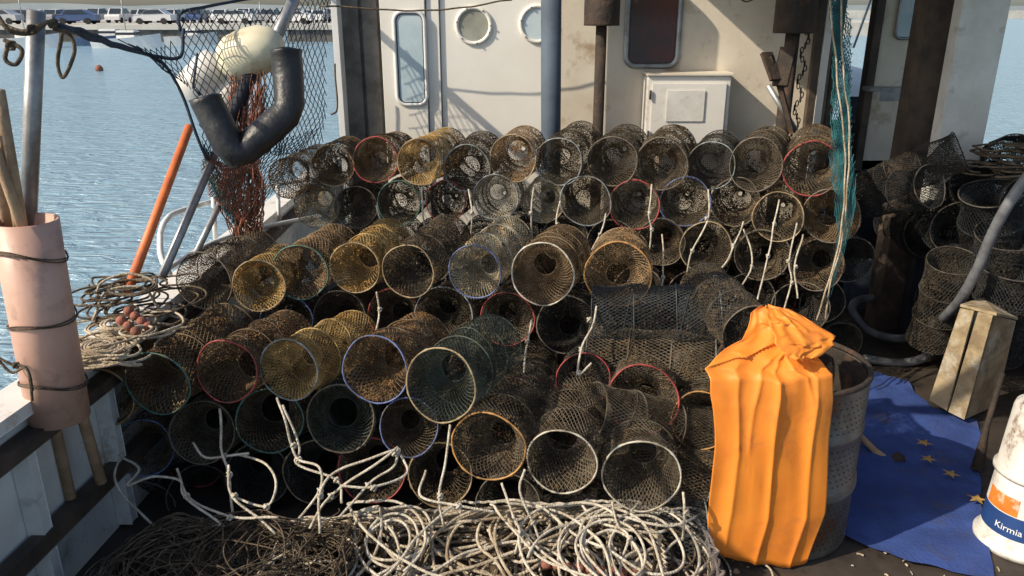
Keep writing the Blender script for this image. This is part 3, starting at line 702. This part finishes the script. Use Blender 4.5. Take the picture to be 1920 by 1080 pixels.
tubeobj("iron_bar",[S(1880,700,3.5),S(1850,800,3.4),S(1832,880,3.35)],1,M['rust'],None,10,rs=[.012,.014,.03])
# small litter on the deck
parts=[]
for k in range(60):
    x=R(.6,2.3);y=R(2.45,2.75); p=Vector((x,y,.008)); d=Vector((R(-1,1),R(-1,1),0)).normalized()*R(.008,.03)
    parts.append(tube([p,p+d*.5+Vector((0,0,.003)),p+d],R(.0015,.004),5))
v,f=merge(parts); obj("deck_litter",v,f,M['rope'])
# drum
dr=empty("perforated_drum"); cx,cy=1.17,2.99
v,f=tube([(cx,cy,z) for z in (0.004,.02,.262,.268,.285,.295,.305,.312,.53,.536,.55,.556,.75,.77)],1,56,caps=False,rs=[.295,.30,.30,.308,.310,.304,.308,.30,.30,.305,.305,.30,.302,.308]); o=obj("shell",v,f,M['drum'],dr,True)
v,f=tube([(cx,cy,.05),(cx,cy,.76)],.285,40,caps=False); obj("liner",v,f,M['rust'],dr,True)
tubeobj("top_rim",[(cx+.298*math.cos(t*math.pi/24),cy+.298*math.sin(t*math.pi/24),.772) for t in range(48)],.012,M['rust'],dr,8,True)
obj("dark_inside",[(cx+.284*math.cos(t*math.pi/16),cy+.284*math.sin(t*math.pi/16),.55) for t in range(32)],[tuple(range(32))],M['dark'],dr)  # black disc standing in for the shade inside the open drum
hp=[]
for j in range(26):
    z=.05+j*.027
    if .25<z<.33 or .52<z<.565: continue
    for i in range(66):
        a=2*math.pi*(i+.5*(j%2))/66
        if math.sin(a)>.5: continue
        n_=Vector((math.cos(a),math.sin(a),0)); t_=Vector((-n_.y,n_.x,0)); p=Vector((cx,cy,z))+n_*.3025
        hp.append(([p+(t_*math.cos(k*math.pi/3)+Vector((0,0,1))*math.sin(k*math.pi/3))*.0038 for k in range(6)],[(0,1,2,3,4,5)]))
v,f=merge(hp); obj("perforations",v,f,M['dark'],dr)
trap(Vector((1.22,3.2,.74)),(-.1,-.1,-1),.11,'d','k',5)
trap(Vector((.98,2.98,.90)),(-.1,1,0),.12,'d','k',5)
# ------------------------------------------------------------------ orange oilskin apron
aq=empty("orange_oilskin_apron")
def crease(s,t,lines):
    o=0
    for (s0,t0,s1,t1,wd,am) in lines:
        dx,dy=s1-s0,t1-t0; L=dx*dx+dy*dy; k0=((s-s0)*dx+(t-t0)*dy)/L; k=max(0,min(1,k0)); px=s0+dx*k-s; py=(t0+dy*k-t)*2.2
        dd=math.hypot(px,py)/wd; o+=am*math.exp(-dd*1.3)*(1-.5*abs(k*2-1))
    return o
def cloth(name,Lp,Rp,nu,kk,lines,bulge,seed,nz=.03,hem=0):
    LL=linear([S(*q) for q in Lp],kk); RR=linear([S(*q) for q in Rp],kk); V=[];Fc=[]
    for j,(a,b_) in enumerate(zip(LL,RR)):
        t=j/(len(LL)-1)
        for i in range(nu+1):
            s=i/nu; p=a.lerp(b_,s)
            dsp=crease(s,t,lines)+nz*noise.noise(Vector((s*2.2,t*2.0,seed)))+.012*noise.noise(Vector((s*6,t*10,seed)))*(1.5-t)+bulge*math.sin(math.pi*s)
            p=p+Vector((.016*noise.noise(Vector((t*7,s*2,seed))),-dsp,.012*noise.noise(Vector((s*6,t*3,seed+5)))))
            p.z-=hem*math.sin(math.pi*s)**.5*t**7
            p.z=max(p.z,.010); V.append(p)
    for j in range(len(LL)-1):
        for i in range(nu): a=j*(nu+1)+i;Fc.append((a,a+1,a+nu+2,a+nu+1))
    o=obj(name,V,Fc,M['orange'],aq,True)
    md=o.modifiers.new("s",'SOLIDIFY');md.thickness=.003; md.offset=1
    return o
Lp=[(1428,574,2.92),(1410,585,2.88),(1404,612,2.84),(1390,636,2.80),(1362,655,2.77),(1342,670,2.74),(1323,693,2.71),(1331,712,2.69),(1335,760,2.67),(1337,850,2.66),(1333,950,2.65),(1329,1022,2.63)]
Rp=[(1446,573,2.92),(1478,580,2.88),(1510,596,2.86),(1540,615,2.82),(1552,650,2.78),(1533,672,2.76),(1546,690,2.72),(1563,702,2.70),(1560,760,2.69),(1554,850,2.68),(1545,960,2.67),(1514,1052,2.66)]
lines=[(.60,.35,.46,1.05,.05,.024),(.24,.5,.16,1.1,.05,.016),(.88,.45,.80,1.1,.05,.018),(.55,.30,.02,.52,.03,.022),(.62,.28,.98,.50,.03,.018),(.42,.02,.55,.32,.03,.026),(.25,.15,.58,.30,.025,.020),(.60,.30,.30,.80,.03,.014),(.60,.33,.82,.72,.03,.014),(.1,.40,.35,.44,.02,.012),(.70,.12,.55,.30,.025,.02),(.05,.78,.40,.86,.02,.006)]
cloth("apron_skirt",Lp,Rp,80,9,lines,.004,1,.030,.05)
Lf=[(1432,574,2.88),(1440,598,2.80),(1450,628,2.72),(1462,655,2.68),(1484,672,2.66)]
Rf=[(1476,580,2.87),(1520,602,2.81),(1566,632,2.77),(1563,645,2.73),(1528,672,2.69)]
cloth("apron_bib_fold",Lf,Rf,30,9,[(0,.2,1,.5,.05,.02),(.1,.6,.9,.8,.04,.016),(.5,0,.4,1,.04,.014),(.1,.1,.8,.3,.03,.012)],.006,3,.02)
# ------------------------------------------------------------------ upturned buckets
bk=empty("upturned_bucket"); bc=SZ(1915,1030,0); bx,by=bc.x+.01,bc.y+.05
v,f=tube([(bx,by,z) for z in (.004,.03,.035,.05,.055,.30,.315,.34)],1,40,rs=[.168,.170,.156,.156,.150,.138,.136,.128]); obj("pail",v,f,M['plastic'],bk,True)
v,f=tube([(bx,by,z) for z in (.344,.36,.365,.63,.65,.66)],1,40,rs=[.150,.150,.138,.124,.118,.10]); obj("pail_top",v,f,mat("stained_plastic",(.62,.60,.55),(.5,.47,.42),rough=.5,scale=5,bump=.1,c3=(.16,.09,.05),s3=10),bk,True)
def band(name,z0,z1,a0,a1,r0,r1,m):
    V=[];Fc=[];n=20
    for i in range(n+1):
        a=math.radians(a0+(a1-a0)*i/n); V+=[(bx+r0*math.cos(a),by+r0*math.sin(a),z0),(bx+r1*math.cos(a),by+r1*math.sin(a),z1)]
    for i in range(n): Fc.append((2*i,2*i+2,2*i+3,2*i+1))
    obj(name,V,Fc,m,bk,True)
rad=lambda z:.150-(z-.055)/.245*.012+.0015
band("label_band",.09,.19,150,330,rad(.09),rad(.19),M['label'])
band("label_picture",.194,.27,165,225,rad(.194),rad(.27),M['lorange'])
tx=bpy.data.curves.new("label_text",'FONT'); tx.body="Kirmia"; tx.size=.040; tx.align_x='CENTER'; tx.align_y='CENTER'; tx.extrude=.0005
to=bpy.data.objects.new("label_text",tx); to.data.materials.append(M['lwhite'])
link(to)
dg=bpy.context.evaluated_depsgraph_get(); me=bpy.data.meshes.new_from_object(to.evaluated_get(dg)); bpy.data.objects.remove(to)
bm=bmesh.new(); bm.from_mesh(me); bmesh.ops.subdivide_edges(bm,edges=[e for e in bm.edges if e.calc_length()>.01],cuts=3)
for v in bm.verts:
    z=.13+v.co.y; ang=math.radians(217)+v.co.x/.148
    rr2=rad(z)+.002+v.co.z; v.co=Vector((bx+rr2*math.cos(ang),by+rr2*math.sin(ang),z))
bm.to_mesh(me); bm.free(); o=bpy.data.objects.new("label_text",me); link(o,bk)
print("done",len(bpy.data.objects))
